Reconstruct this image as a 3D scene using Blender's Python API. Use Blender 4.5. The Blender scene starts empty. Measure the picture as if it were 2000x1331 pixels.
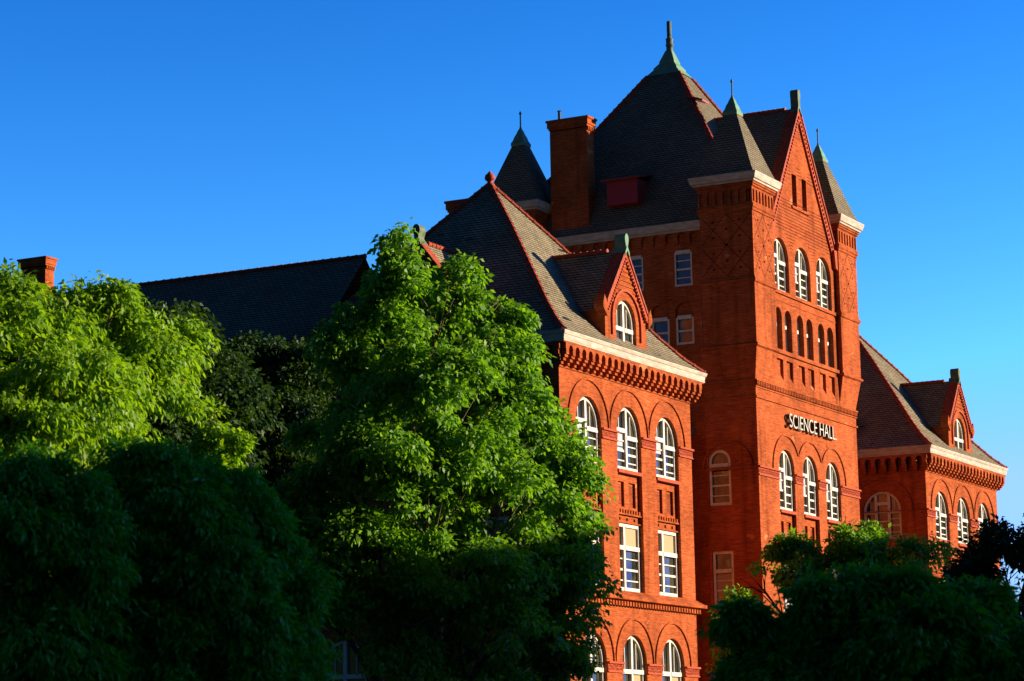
import bpy, math, random
import numpy as np
from mathutils import Vector, Matrix
from mathutils.geometry import tessellate_polygon
R = math.radians
S = bpy.context.scene
COL = S.collection

# ------------------------------------------------------------------ camera
cam_d = bpy.data.cameras.new('camera'); cam = bpy.data.objects.new('camera', cam_d); COL.objects.link(cam)
PITCH, YAW, ROLL = R(9.566), R(27.7475), R(-1.1056)
fw = Vector((math.cos(YAW)*math.cos(PITCH), math.sin(YAW)*math.cos(PITCH), math.sin(PITCH)))
rt = Vector((math.sin(YAW), -math.cos(YAW), 0)); up = rt.cross(fw)
r2 = rt*math.cos(ROLL)+up*math.sin(ROLL); u2 = -rt*math.sin(ROLL)+up*math.cos(ROLL)
M = Matrix((r2, u2, -fw)).transposed().to_4x4(); M.translation = Vector((0, 0, 1.6))
cam.matrix_world = M
cam_d.sensor_width = 36; cam_d.sensor_fit = 'HORIZONTAL'; cam_d.lens = 5042.3/2000*36
cam_d.clip_start = .5; cam_d.clip_end = 5000
cam_d.dof.use_dof = True; cam_d.dof.focus_distance = 104; cam_d.dof.aperture_fstop = 3.2
S.camera = cam

# ------------------------------------------------------------------ sky, sun, exposure
SUN_AZ, SUN_EL = R(35), R(12)          # azimuth measured from -Y towards +X
sun_dir = Vector((math.sin(SUN_AZ)*math.cos(SUN_EL), -math.cos(SUN_AZ)*math.cos(SUN_EL), math.sin(SUN_EL)))
w = bpy.data.worlds.new('World'); S.world = w; w.use_nodes = True
nt = w.node_tree; nt.nodes.clear()
SKY_G, SKY_GAIN = 2.1, 1.72
sky = nt.nodes.new('ShaderNodeTexSky'); sky.sky_type = 'NISHITA'; sky.sun_disc = False
sky.sun_elevation = SUN_EL; sky.sun_rotation = math.atan2(sun_dir.x, sun_dir.y)
sky.air_density = 1.0; sky.dust_density = 0.2; sky.ozone_density = 3.0
def vm(op, a_, v=None):
    n_ = nt.nodes.new('ShaderNodeVectorMath'); n_.operation = op; nt.links.new(a_, n_.inputs[0])
    if v is not None:
        n_.inputs[1].default_value = v
        if op == 'SCALE': n_.inputs['Scale'].default_value = v[0]
    return n_.outputs[0]
K = .19                                # deep, saturated evening blue: contrast of the clear sky raised about its own level
c0 = vm('MINIMUM', vm('SCALE', sky.outputs[0], (K,)*3), (.43, .57, .90))
gm = nt.nodes.new('ShaderNodeGamma'); gm.inputs[1].default_value = SKY_G; nt.links.new(c0, gm.inputs[0])
hs = nt.nodes.new('ShaderNodeHueSaturation'); hs.inputs['Saturation'].default_value = 1.07; hs.inputs['Hue'].default_value = 0.504
nt.links.new(gm.outputs[0], hs.inputs['Color'])
bg = nt.nodes.new('ShaderNodeBackground'); bg.inputs[1].default_value = 0.15
ow = nt.nodes.new('ShaderNodeOutputWorld')
tcw = nt.nodes.new('ShaderNodeTexCoord')   # the sky falls off smoothly away from the sun's side and towards the zenith
dp = nt.nodes.new('ShaderNodeVectorMath'); dp.operation = 'DOT_PRODUCT'; nt.links.new(tcw.outputs['Generated'], dp.inputs[0]); dp.inputs[1].default_value = (math.cos(R(-5)), math.sin(R(-5)), 0)
fr_ = nt.nodes.new('ShaderNodeMapRange'); fr_.interpolation_type = 'SMOOTHSTEP'; nt.links.new(dp.outputs['Value'], fr_.inputs[0])
for i_, v_ in ((1, -.35), (2, .62), (3, .18), (4, 1.0)): fr_.inputs[i_].default_value = v_
sc = nt.nodes.new('ShaderNodeVectorMath'); sc.operation = 'SCALE'; nt.links.new(vm('SCALE', hs.outputs[0], (SKY_GAIN/K,)*3), sc.inputs[0]); nt.links.new(fr_.outputs[0], sc.inputs['Scale'])
nt.links.new(sc.outputs[0], bg.inputs[0]); nt.links.new(bg.outputs[0], ow.inputs[0])
sd = bpy.data.lights.new('sun', 'SUN'); sd.energy = 5.0; sd.angle = R(.5); sd.color = (1, .80, .56)
so = bpy.data.objects.new('sun', sd); COL.objects.link(so)
so.rotation_euler = sun_dir.to_track_quat('Z', 'Y').to_euler(); so.location = (60, -60, 60)
S.view_settings.view_transform = 'Standard'; S.view_settings.look = 'None'
S.view_settings.exposure = 0.92; S.view_settings.gamma = 1
S.render.engine = 'CYCLES'; S.cycles.diffuse_bounces = 1

# ------------------------------------------------------------------ materials
def mat(name, base, rough=.8, spec=.3, metal=0):
    m = bpy.data.materials.new(name); m.use_nodes = True
    b = m.node_tree.nodes['Principled BSDF']
    b.inputs['Base Color'].default_value = (*base, 1); b.inputs['Roughness'].default_value = rough
    b.inputs['Specular IOR Level'].default_value = spec; b.inputs['Metallic'].default_value = metal
    return m
def nd(m, t, **k):
    n = m.node_tree.nodes.new(t)
    for a, v in k.items(): setattr(n, a, v)
    return n
def lk(m, a, b): m.node_tree.links.new(a, b)
def face_coords(m, vscale=1.0):
    """metres along the face (x or y, whichever the face runs along) and height"""
    tc = nd(m, 'ShaderNodeTexCoord'); g = nd(m, 'ShaderNodeNewGeometry')
    sp = nd(m, 'ShaderNodeSeparateXYZ'); lk(m, tc.outputs['Object'], sp.inputs[0])
    sn = nd(m, 'ShaderNodeSeparateXYZ'); lk(m, g.outputs['True Normal'], sn.inputs[0])
    ax = nd(m, 'ShaderNodeMath', operation='ABSOLUTE'); lk(m, sn.outputs[0], ax.inputs[0])
    ay = nd(m, 'ShaderNodeMath', operation='ABSOLUTE'); lk(m, sn.outputs[1], ay.inputs[0])
    gt = nd(m, 'ShaderNodeMath', operation='GREATER_THAN'); lk(m, ax.outputs[0], gt.inputs[0]); lk(m, ay.outputs[0], gt.inputs[1])
    mx = nd(m, 'ShaderNodeMix', data_type='FLOAT'); lk(m, gt.outputs[0], mx.inputs[0]); lk(m, sp.outputs[0], mx.inputs[2]); lk(m, sp.outputs[1], mx.inputs[3])
    vz = nd(m, 'ShaderNodeMath', operation='MULTIPLY'); lk(m, sp.outputs[2], vz.inputs[0]); vz.inputs[1].default_value = vscale
    cb = nd(m, 'ShaderNodeCombineXYZ'); lk(m, mx.outputs[0], cb.inputs[0]); lk(m, vz.outputs[0], cb.inputs[1])
    return cb.outputs[0], tc.outputs['Object']
def brick_mat(name, c1, c2, mort, bw=.21, rh=.072, ms=.008, vs=1.0, bump=.35, stain=.25, patch=None, streak=0, rowline=0):
    m = mat(name, c1, .9, .04); b = m.node_tree.nodes['Principled BSDF']
    uv, obj_c = face_coords(m, vs)
    br = nd(m, 'ShaderNodeTexBrick'); lk(m, uv, br.inputs['Vector'])
    br.inputs['Scale'].default_value = 1; br.inputs['Brick Width'].default_value = bw; br.inputs['Row Height'].default_value = rh
    br.inputs['Mortar Size'].default_value = ms; br.inputs['Mortar Smooth'].default_value = .3; br.inputs['Bias'].default_value = -.1
    br.inputs['Color1'].default_value = (*c1, 1); br.inputs['Color2'].default_value = (*c2, 1); br.inputs['Mortar'].default_value = (*mort, 1)
    n1 = nd(m, 'ShaderNodeTexNoise'); lk(m, obj_c, n1.inputs['Vector']); n1.inputs['Scale'].default_value = .55; n1.inputs['Detail'].default_value = 6; n1.inputs['Roughness'].default_value = .65
    cr = nd(m, 'ShaderNodeMapRange'); lk(m, n1.outputs['Fac'], cr.inputs[0]); cr.inputs[1].default_value = .3; cr.inputs[2].default_value = .7
    cr.inputs[3].default_value = 1-stain; cr.inputs[4].default_value = 1+stain*.5
    mu = nd(m, 'ShaderNodeMix', data_type='RGBA', blend_type='MULTIPLY'); mu.inputs[0].default_value = 1
    lk(m, br.outputs['Color'], mu.inputs[6]); lk(m, cr.outputs[0], mu.inputs[7])
    out = mu.outputs[2]
    def times(o_, f_):
        q_ = nd(m, 'ShaderNodeMix', data_type='RGBA', blend_type='MULTIPLY'); q_.inputs[0].default_value = 1; lk(m, o_, q_.inputs[6]); lk(m, f_, q_.inputs[7]); return q_.outputs[2]
    if streak:                                         # course to course differences, rows of darker or paler bricks
        sm = nd(m, 'ShaderNodeMapping'); lk(m, uv, sm.inputs[0]); sm.inputs['Scale'].default_value = (1.6, 13, 1)
        sn_ = nd(m, 'ShaderNodeTexNoise'); sn_.inputs['Scale'].default_value = 1; sn_.inputs['Detail'].default_value = 3; lk(m, sm.outputs[0], sn_.inputs['Vector'])
        s1 = nd(m, 'ShaderNodeMapRange'); lk(m, sn_.outputs['Fac'], s1.inputs[0]); s1.inputs[1].default_value = .35; s1.inputs[2].default_value = .65
        s1.inputs[3].default_value = 1-streak*.45; s1.inputs[4].default_value = 1+streak*.35; out = times(out, s1.outputs[0])
    if streak:
        rm = nd(m, 'ShaderNodeMapping'); lk(m, uv, rm.inputs[0]); rm.inputs['Scale'].default_value = (2.2, .16, 1)
        rn_ = nd(m, 'ShaderNodeTexNoise'); rn_.inputs['Scale'].default_value = 1; rn_.inputs['Detail'].default_value = 5; lk(m, rm.outputs[0], rn_.inputs['Vector'])
        r1 = nd(m, 'ShaderNodeMapRange'); lk(m, rn_.outputs['Fac'], r1.inputs[0]); r1.inputs[1].default_value = .52; r1.inputs[2].default_value = .72
        r1.inputs[3].default_value = 1; r1.inputs[4].default_value = .62; out = times(out, r1.outputs[0])
    if rowline:  # dark line per course, painting the shadow under the slate edges
        sx_ = nd(m, 'ShaderNodeSeparateXYZ'); lk(m, uv, sx_.inputs[0])
        dv = nd(m, 'ShaderNodeMath', operation='DIVIDE'); lk(m, sx_.outputs[1], dv.inputs[0]); dv.inputs[1].default_value = rh
        fc = nd(m, 'ShaderNodeMath', operation='FRACT'); lk(m, dv.outputs[0], fc.inputs[0])
        l1 = nd(m, 'ShaderNodeMapRange'); lk(m, fc.outputs[0], l1.inputs[0]); l1.inputs[1].default_value = .18; l1.inputs[2].default_value = .34
        l1.inputs[3].default_value = 1-rowline; l1.inputs[4].default_value = 1; out = times(out, l1.outputs[0])
    if patch:
        n2 = nd(m, 'ShaderNodeTexNoise'); n2.inputs['Scale'].default_value = 1.0; n2.inputs['Detail'].default_value = 4
        mp = nd(m, 'ShaderNodeMapping'); lk(m, uv, mp.inputs[0]); mp.inputs['Scale'].default_value = patch[2]
        lk(m, mp.outputs[0], n2.inputs['Vector'])
        st = nd(m, 'ShaderNodeMapRange'); lk(m, n2.outputs['Fac'], st.inputs[0]); st.inputs[1].default_value = patch[1]; st.inputs[2].default_value = patch[1]+.03
        mm = nd(m, 'ShaderNodeMix', data_type='RGBA'); lk(m, st.outputs[0], mm.inputs[0]); lk(m, out, mm.inputs[6]); mm.inputs[7].default_value = (*patch[0], 1)
        out = mm.outputs[2]
    lk(m, out, b.inputs['Base Color'])
    bp = nd(m, 'ShaderNodeBump'); bp.inputs['Strength'].default_value = bump; bp.inputs['Distance'].default_value = .02; bp.invert = True
    lk(m, br.outputs['Fac'], bp.inputs['Height']); lk(m, bp.outputs[0], b.inputs['Normal'])
    return m
def mottled(name, c1, c2, scale=3, rough=.7, spec=.3, stretch=(1, 1, 1)):
    m = mat(name, c1, rough, spec*.4); b = m.node_tree.nodes['Principled BSDF']
    tc = nd(m, 'ShaderNodeTexCoord'); mp = nd(m, 'ShaderNodeMapping'); lk(m, tc.outputs['Object'], mp.inputs[0]); mp.inputs['Scale'].default_value = stretch
    n = nd(m, 'ShaderNodeTexNoise'); n.inputs['Scale'].default_value = scale; n.inputs['Detail'].default_value = 6; lk(m, mp.outputs[0], n.inputs['Vector'])
    mr = nd(m, 'ShaderNodeMapRange'); lk(m, n.outputs['Fac'], mr.inputs[0]); mr.inputs[1].default_value = .35; mr.inputs[2].default_value = .65
    mm = nd(m, 'ShaderNodeMix', data_type='RGBA'); lk(m, mr.outputs[0], mm.inputs[0])
    mm.inputs[6].default_value = (*c1, 1); mm.inputs[7].default_value = (*c2, 1); lk(m, mm.outputs[2], b.inputs['Base Color'])
    return m
BRICK = brick_mat('red_brick', (.50, .105, .024), (.36, .060, .014), (.44, .15, .06), ms=.010, stain=.38, streak=.5, patch=((.58, .20, .075), .67, (.6, 1.1, 1)))
BRICK_SHADE = brick_mat('recess_shade_brick', (.12, .022, .012), (.09, .016, .01), (.05, .02, .015))  # dark tone painted for the shade of recessed and pierced brickwork
SLATE = brick_mat('slate', (.26, .22, .135), (.37, .315, .195), (.03, .026, .02), bw=.26, rh=.165, ms=.012, rowline=.72, vs=1.33, bump=.8, stain=.3,
                  patch=((.022, .021, .022), .66, (.55, 3.2, 1)))
SLATE2 = brick_mat('slate_even', (.21, .18, .115), (.28, .24, .155), (.03, .025, .02), bw=.26, rh=.165, ms=.012, rowline=.65, vs=1.33, bump=.8, stain=.2)
TERRA = mottled('terracotta', (.48, .085, .022), (.36, .052, .014), 9)
TILE = mottled('ridge_tile', (.42, .085, .035), (.28, .05, .022), 6, .6)
CREAM = mottled('cream_paint', (.60, .53, .40), (.42, .36, .26), 2.2, .5, .3, (1, 1, 3))
WOOD = mottled('white_wood', (.80, .75, .62), (.66, .60, .48), 5, .5)
LETTER = mat('letter_paint', (.60, .57, .44), .5)
COPPER = mottled('patina_copper', (.12, .26, .15), (.19, .33, .19), 4, .6, .3, (1, 1, .3))
COPPERD = mottled('dull_copper', (.09, .12, .07), (.17, .22, .12), 5, .6)
REDM = mat('red_painted_metal', (.36, .03, .025), .5)
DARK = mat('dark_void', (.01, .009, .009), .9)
BLIND = mat('tan_blind', (.45, .33, .17), .8)
CURT_SKY = mat('curtain_sky', (.42, .45, .48), .8)  # pale blue paints sky mirrored in the panes, besides real curtains
IRON = mat('iron', (.05, .045, .04), .6)
def glass_mat():
    m = mat('window_glass', (.02, .024, .022), .04, 1.0); b = m.node_tree.nodes['Principled BSDF']
    tc = nd(m, 'ShaderNodeTexCoord'); n = nd(m, 'ShaderNodeTexNoise'); n.inputs['Scale'].default_value = 1.3; n.inputs['Detail'].default_value = 1
    lk(m, tc.outputs['Object'], n.inputs['Vector'])
    bp = nd(m, 'ShaderNodeBump'); bp.inputs['Strength'].default_value = .12; bp.inputs['Distance'].default_value = .1
    lk(m, n.outputs['Fac'], bp.inputs['Height']); lk(m, bp.outputs[0], b.inputs['Normal'])
    n2 = nd(m, 'ShaderNodeTexNoise'); n2.inputs['Scale'].default_value = .9; lk(m, tc.outputs['Object'], n2.inputs['Vector'])
    mr = nd(m, 'ShaderNodeMapRange'); lk(m, n2.outputs['Fac'], mr.inputs[0]); mr.inputs[1].default_value = .4; mr.inputs[2].default_value = .6
    mm = nd(m, 'ShaderNodeMix', data_type='RGBA'); lk(m, mr.outputs[0], mm.inputs[0]); mm.inputs[6].default_value = (.015, .02, .016, 1); mm.inputs[7].default_value = (.06, .065, .04, 1)
    lk(m, mm.outputs[2], b.inputs['Base Color'])
    return m
GLASS = glass_mat()
def leaf_mat(name, c1, c2, tr=.45, rough=.5):
    m = bpy.data.materials.new(name); m.use_nodes = True; t = m.node_tree; t.nodes.clear()
    out = t.nodes.new('ShaderNodeOutputMaterial'); g = t.nodes.new('ShaderNodeNewGeometry')
    mm = t.nodes.new('ShaderNodeMix'); mm.data_type = 'RGBA'; t.links.new(g.outputs['Random Per Island'], mm.inputs[0])
    mm.inputs[6].default_value = (*c1, 1); mm.inputs[7].default_value = (*c2, 1)
    p = t.nodes.new('ShaderNodeBsdfPrincipled'); p.inputs['Roughness'].default_value = rough; p.inputs['Specular IOR Level'].default_value = .35
    t.links.new(mm.outputs[2], p.inputs['Base Color'])
    tl = t.nodes.new('ShaderNodeBsdfTranslucent')
    tc = t.nodes.new('ShaderNodeMix'); tc.data_type = 'RGBA'; tc.blend_type = 'MULTIPLY'; tc.inputs[0].default_value = 1
    t.links.new(mm.outputs[2], tc.inputs[6]); tc.inputs[7].default_value = (1.5, 1.35, .5, 1); t.links.new(tc.outputs[2], tl.inputs[0])
    ms = t.nodes.new('ShaderNodeMixShader'); ms.inputs[0].default_value = tr
    t.links.new(p.outputs[0], ms.inputs[1]); t.links.new(tl.outputs[0], ms.inputs[2]); t.links.new(ms.outputs[0], out.inputs[0])
    return m
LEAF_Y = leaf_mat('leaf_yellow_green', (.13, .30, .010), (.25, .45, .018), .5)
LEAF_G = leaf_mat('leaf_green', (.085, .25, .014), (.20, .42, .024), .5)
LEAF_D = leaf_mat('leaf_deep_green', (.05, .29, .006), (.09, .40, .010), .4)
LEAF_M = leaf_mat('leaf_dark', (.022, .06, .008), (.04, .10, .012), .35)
BARK = mottled('bark', (.17, .13, .085), (.09, .065, .04), 3, .9, .2, (1, 1, .2))
BARKD = mottled('dark_bark', (.05, .04, .03), (.03, .025, .02), 3, .9, .2, (1, 1, .2))
GRASS = mottled('grass', (.02, .045, .012), (.03, .06, .016), .3, .9)
STONE = mottled('stone', (.30, .26, .2), (.22, .19, .15), 2)

# ------------------------------------------------------------------ mesh helpers
class MB:
    def __init__(s): s.v = []; s.f = []
    def add(s, vs, fs):
        o = len(s.v); s.v += [tuple(v) for v in vs]; s.f += [tuple(i+o for i in f) for f in fs]
    def box(s, x0, x1, y0, y1, z0, z1):
        s.add([(x0,y0,z0),(x1,y0,z0),(x1,y1,z0),(x0,y1,z0),(x0,y0,z1),(x1,y0,z1),(x1,y1,z1),(x0,y1,z1)],
              [(0,3,2,1),(4,5,6,7),(0,1,5,4),(1,2,6,5),(2,3,7,6),(3,0,4,7)])
    def tube(s, pts, rad, n=8, caps=True):
        pts = [Vector(p) for p in pts]; rings = []
        for i, p in enumerate(pts):
            d = (pts[min(i+1, len(pts)-1)]-pts[max(i-1, 0)]).normalized()
            a = d.cross(Vector((0, 0, 1)))
            if a.length < .1: a = d.cross(Vector((0, 1, 0)))
            a.normalize(); b = d.cross(a)
            r = rad[i] if isinstance(rad, (list, tuple)) else rad
            rings.append([p+(a*math.cos(2*math.pi*k/n)+b*math.sin(2*math.pi*k/n))*r for k in range(n)])
        vs = [v for rg in rings for v in rg]; fs = []
        for i in range(len(pts)-1):
            for k in range(n): fs.append((i*n+k, i*n+(k+1)%n, (i+1)*n+(k+1)%n, (i+1)*n+k))
        if caps: fs += [tuple(range(n))[::-1], tuple((len(pts)-1)*n+k for k in range(n))]
        s.add(vs, fs)
    def ring(s, x0, x1, y0, y1, profile):
        """sweep a (offset outwards, z) profile round a rectangle, mitred at the corners"""
        L = []
        for o, z in profile: L.append([(x0-o,y0-o,z),(x1+o,y0-o,z),(x1+o,y1+o,z),(x0-o,y1+o,z)])
        vs = [v for l in L for v in l]; fs = []
        for i in range(len(L)-1):
            for k in range(4): fs.append((i*4+k, i*4+(k+1)%4, (i+1)*4+(k+1)%4, (i+1)*4+k))
        s.add(vs, fs)
    def make(s, name, m, parent=None, smooth=False):
        me = bpy.data.meshes.new(name); base = parent_base(parent)
        me.from_pydata([(x-base[0], y-base[1], z-base[2]) for x, y, z in s.v], [], s.f); me.update()
        if smooth: me.polygons.foreach_set('use_smooth', [True]*len(me.polygons))
        me.materials.append(m)
        o = bpy.data.objects.new(name, me); COL.objects.link(o)
        if parent: o.parent = parent
        o['base'] = base
        return o
def parent_base(p):
    if p is None: return (0, 0, 0)
    return tuple(p['base']) if 'base' in p else tuple(p.location)
def thing(name, label, cat, loc, group=None, kind=None):
    o = bpy.data.objects.new(name, None); COL.objects.link(o); o.location = loc; o['base'] = tuple(loc)
    o['label'] = label; o['category'] = cat
    if group: o['group'] = group
    if kind: o['kind'] = kind
    return o

class Fr:
    """a wall plane: u along the wall, v up, w outwards"""
    def __init__(s, axis, c): s.a = axis; s.c = c       # 'F': faces -Y at y=c ; 'L': faces -X at x=c
    def p(s, u, v, w): return (u, s.c-w, v) if s.a == 'F' else (s.c-w, u, v)
def box(mb, fr, u0, u1, v0, v1, w0, w1):
    a = fr.p(u0, v0, w0); b = fr.p(u1, v1, w1)
    mb.box(min(a[0],b[0]), max(a[0],b[0]), min(a[1],b[1]), max(a[1],b[1]), min(a[2],b[2]), max(a[2],b[2]))
def prism(mb, fr, poly, w0, w1, both=True):
    n = len(poly); vs = [fr.p(u, v, w1) for u, v in poly]+[fr.p(u, v, w0) for u, v in poly]
    tri = tessellate_polygon([[Vector((u, v, 0)) for u, v in poly]])
    fs = [tuple(t) for t in tri]+([tuple(i+n for i in t) for t in tri] if both else [])
    for i in range(n): fs.append((i, (i+1)%n, n+(i+1)%n, n+i))
    mb.add(vs, fs)
def panel(mb, fr, outer, holes, w, depth, floor=True):
    loops = [[Vector((u, v, 0)) for u, v in l] for l in [outer]+holes]
    flat = [p for l in loops for p in l]
    mb.add([fr.p(p.x, p.y, w) for p in flat], [tuple(t) for t in tessellate_polygon(loops)])
    for h in holes:
        n = len(h); mb.add([fr.p(u, v, w) for u, v in h]+[fr.p(u, v, w-depth) for u, v in h], [(i, (i+1)%n, n+(i+1)%n, n+i) for i in range(n)])
def rect(u0, u1, v0, v1): return [(u0,v0),(u1,v0),(u1,v1),(u0,v1)]
def archp(c, r, v0, vs, n=14, k=1.0):
    return [(c-r, v0), (c+r, v0)]+[(c+r*math.cos(math.pi*i/n), vs+k*r*math.sin(math.pi*i/n)) for i in range(n+1)]
def arc_strip(mb, fr, c, vs, r0, r1, w0, w1, a0=0, a1=180, n=20):
    for i in range(n):
        t0 = R(a0+(a1-a0)*i/n); t1 = R(a0+(a1-a0)*(i+1)/n)
        q = [(c+r*math.cos(t), vs+r*math.sin(t)) for r, t in ((r0,t0),(r1,t0),(r1,t1),(r0,t1))]
        prism(mb, fr, q, w0, w1)

hall = thing('brick_hall', 'large red brick Victorian hall with slate roofs, arched windows and a tall central tower', 'building', (115, 51, 0))

def window(fr, c, hw, v0, vs, arch, w, mull=(0.0,), rows=4, tr=(.55, .55), shade='', t=.135, parent=None, blind=None):
    """white painted wood window; back plane at depth w (negative). tr: transom heights of the lights, as fraction"""
    top = vs+(hw if arch else 0)
    fm = MB(); outl = archp(c, hw, v0, vs) if arch else rect(c-hw, c+hw, v0, vs)
    inn = archp(c, hw-t, v0+t*1.1, vs) if arch else rect(c-hw+t, c+hw-t, v0+t*1.1, vs-t)
    n = len(outl)
    vsx = [fr.p(u, v, w+.13) for u, v in outl]+[fr.p(u, v, w+.13) for u, v in inn]+[fr.p(u, v, w) for u, v in inn]
    fs = [(i, (i+1)%n, n+(i+1)%n, n+i) for i in range(n)]+[(n+i, n+(i+1)%n, 2*n+(i+1)%n, 2*n+i) for i in range(n)]
    fm.add(vsx, fs)
    def topat(u):
        return vs+math.sqrt(max(0, (hw-t*.5)**2-(u-c)**2)) if arch else vs-t*.5
    ms = [c-hw+t*.5]+[c+m*hw for m in mull]+[c+hw-t*.5]
    for m_ in mull:
        u = c+m_*hw; box(fm, fr, u-.075, u+.075, v0, topat(u)-.01, w+.0, w+.15)
    H = vs+(hw*.4 if arch else 0)-v0
    for k in range(len(ms)-1):
        a, b = ms[k]+.04, ms[k+1]-.04; tv = v0+(top-v0)*tr[k % len(tr)]
        def span(v):
            if arch and v > vs:
                q = math.sqrt(max(0, (hw-t*.5)**2-(v-vs)**2)); return max(a, c-q), min(b, c+q)
            return a, b
        a0, b0 = span(tv)
        if b0 > a0: box(fm, fr, a0, b0, tv-.085, tv+.085, w, w+.17)
        for i in range(1, rows):
            v = v0+(tv-v0)*i/rows; box(fm, fr, a, b, v-(.045 if i == rows//2 else .024), v+(.045 if i == rows//2 else .024), w, w+.09)
        if top-tv > .9:
            mu = (a+b)/2
            if topat(mu) > tv+.3 and arch: box(fm, fr, mu-.018, mu+.018, tv, topat(mu)-.03, w, w+.07)
    o = fm.make('window', WOOD, parent or hall)
    pm = MB(); tri = tessellate_polygon([[Vector((u, v, 0)) for u, v in outl]])
    pm.add([fr.p(u, v, w+.02) for u, v in outl], [tuple(x) for x in tri]); pm.make('pane', GLASS, o)
    if blind:
        for (ka, kb, va, vb, bm) in blind:
            b_ = MB(); u0 = c-hw+2*hw*ka; u1 = c-hw+2*hw*kb; z0 = v0+(top-v0)*va; z1 = v0+(top-v0)*vb
            box(b_, fr, u0+.1, u1-.1, z0, z1, w+.025, w+.045); b_.make('blind', bm, o)  # pale sheets also paint sky reflections on the glass
    return o

def corbels(mb, fr, u0, u1, vb, n, h=.62, pr=.47):
    """arched corbel table hanging under the frieze"""
    sp = (u1-u0)/n
    for i in range(n+1):
        c = u0+i*sp; q = sp*.205
        box(mb, fr, c-q*.7, c+q*.7, vb, vb+h*.2, 0, pr*.45)
        box(mb, fr, c-q*.95, c+q*.95, vb+h*.2, vb+h*.4, 0, pr*.68)
        box(mb, fr, c-q*1.15, c+q*1.15, vb+h*.4, vb+h*.58, 0, pr*.86)
        box(mb, fr, c-q*.95, c+q*.95, vb+h*.58, vb+h*.9, 0, pr*.98)
    holes = []
    out = [(u0-sp*.27, vb+h+.28), (u0-sp*.27, vb+h*.9)]
    for i in range(n):
        c = u0+(i+.5)*sp; r = sp*.31
        for k in range(7):
            a = math.pi*(1-k/6); out.append((c+r*math.cos(a), vb+h*.9+r*math.sin(a)))
    out += [(u1+sp*.27, vb+h*.9), (u1+sp*.27, vb+h+.28)]
    prism(mb, fr, out[::-1], pr-.2, pr)
def carved(mb, fr, u0, u1, v0, v1, w0, seed=0):
    """carved band: small raised knots along a course"""
    rnd = random.Random(seed); n = max(2, int((u1-u0)/.11))
    for i in range(n):
        c = u0+(i+.5)*(u1-u0)/n
        for k in (0, 1):
            v = v0+(v1-v0)*(.3+.4*k)+rnd.uniform(-.02, .02); q = .033
            cc = c+(.02 if k else -.02)
            prism(mb, fr, [(cc-q, v-q*.4), (cc, v-q*1.4), (cc+q, v+q*.4), (cc, v+q*1.5)], w0, w0+.05, False)
def arch_hood(fr, c, v, r, a0=0, a1=180):
    m_ = MB(); arc_strip(m_, fr, c, v, r, r+.07, 0, .06, a0, a1); m_.make('hood_mould', BRICK, hall)
def dentils(mb, fr, u0, u1, v0, v1, w0, w1, sp=.19, duty=.5):
    n = int((u1-u0)/sp)
    for i in range(n):
        c = u0+(i+.5)*(u1-u0)/n; box(mb, fr, c-sp*duty/2, c+sp*duty/2, v0, v1, w0, w1)
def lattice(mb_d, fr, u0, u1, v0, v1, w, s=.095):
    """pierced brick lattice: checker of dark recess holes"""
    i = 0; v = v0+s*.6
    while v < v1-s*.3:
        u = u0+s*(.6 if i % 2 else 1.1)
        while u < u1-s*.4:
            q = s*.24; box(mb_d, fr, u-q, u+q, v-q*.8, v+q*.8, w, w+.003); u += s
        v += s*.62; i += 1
def ridge(mb, p0, p1, r=.13, step=.42, over=.0):
    """round hip or ridge tiles laid end to end, each with a raised collar"""
    p0, p1 = Vector(p0), Vector(p1); L = (p1-p0).length; n = max(1, int(L/step)); d = (p1-p0)/n
    for i in range(n):
        a = p0+d*i; b = a+d*.97
        mb.tube([a, b], [r, r*.9], 8); mb.tube([a-d*.03, a+d*.11], r*1.14, 8)

def sweep_roof(mb, x0, x1, y0, y1, z0, apex, flare=.35):
    """pyramid roof with slightly bell-cast eaves"""
    ax, ay, az = apex; lv = []
    for t, k in ((0, 0), (.10, -.028), (.22, -.035), (.4, -.02), (.7, 0), (1, 0)):
        z = z0+(az-z0)*(t+k*flare/.35)
        lv.append([(x0+(ax-x0)*t, y0+(ay-y0)*t, z), (x1+(ax-x1)*t, y0+(ay-y0)*t, z), (x1+(ax-x1)*t, y1+(ay-y1)*t, z), (x0+(ax-x0)*t, y1+(ay-y1)*t, z)])
    vs = [v for l in lv for v in l]; fs = []
    for i in range(len(lv)-1):
        for k in range(4): fs.append((i*4+k, i*4+(k+1)%4, (i+1)*4+(k+1)%4, (i+1)*4+k))
    mb.add(vs, fs); return lv

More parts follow.
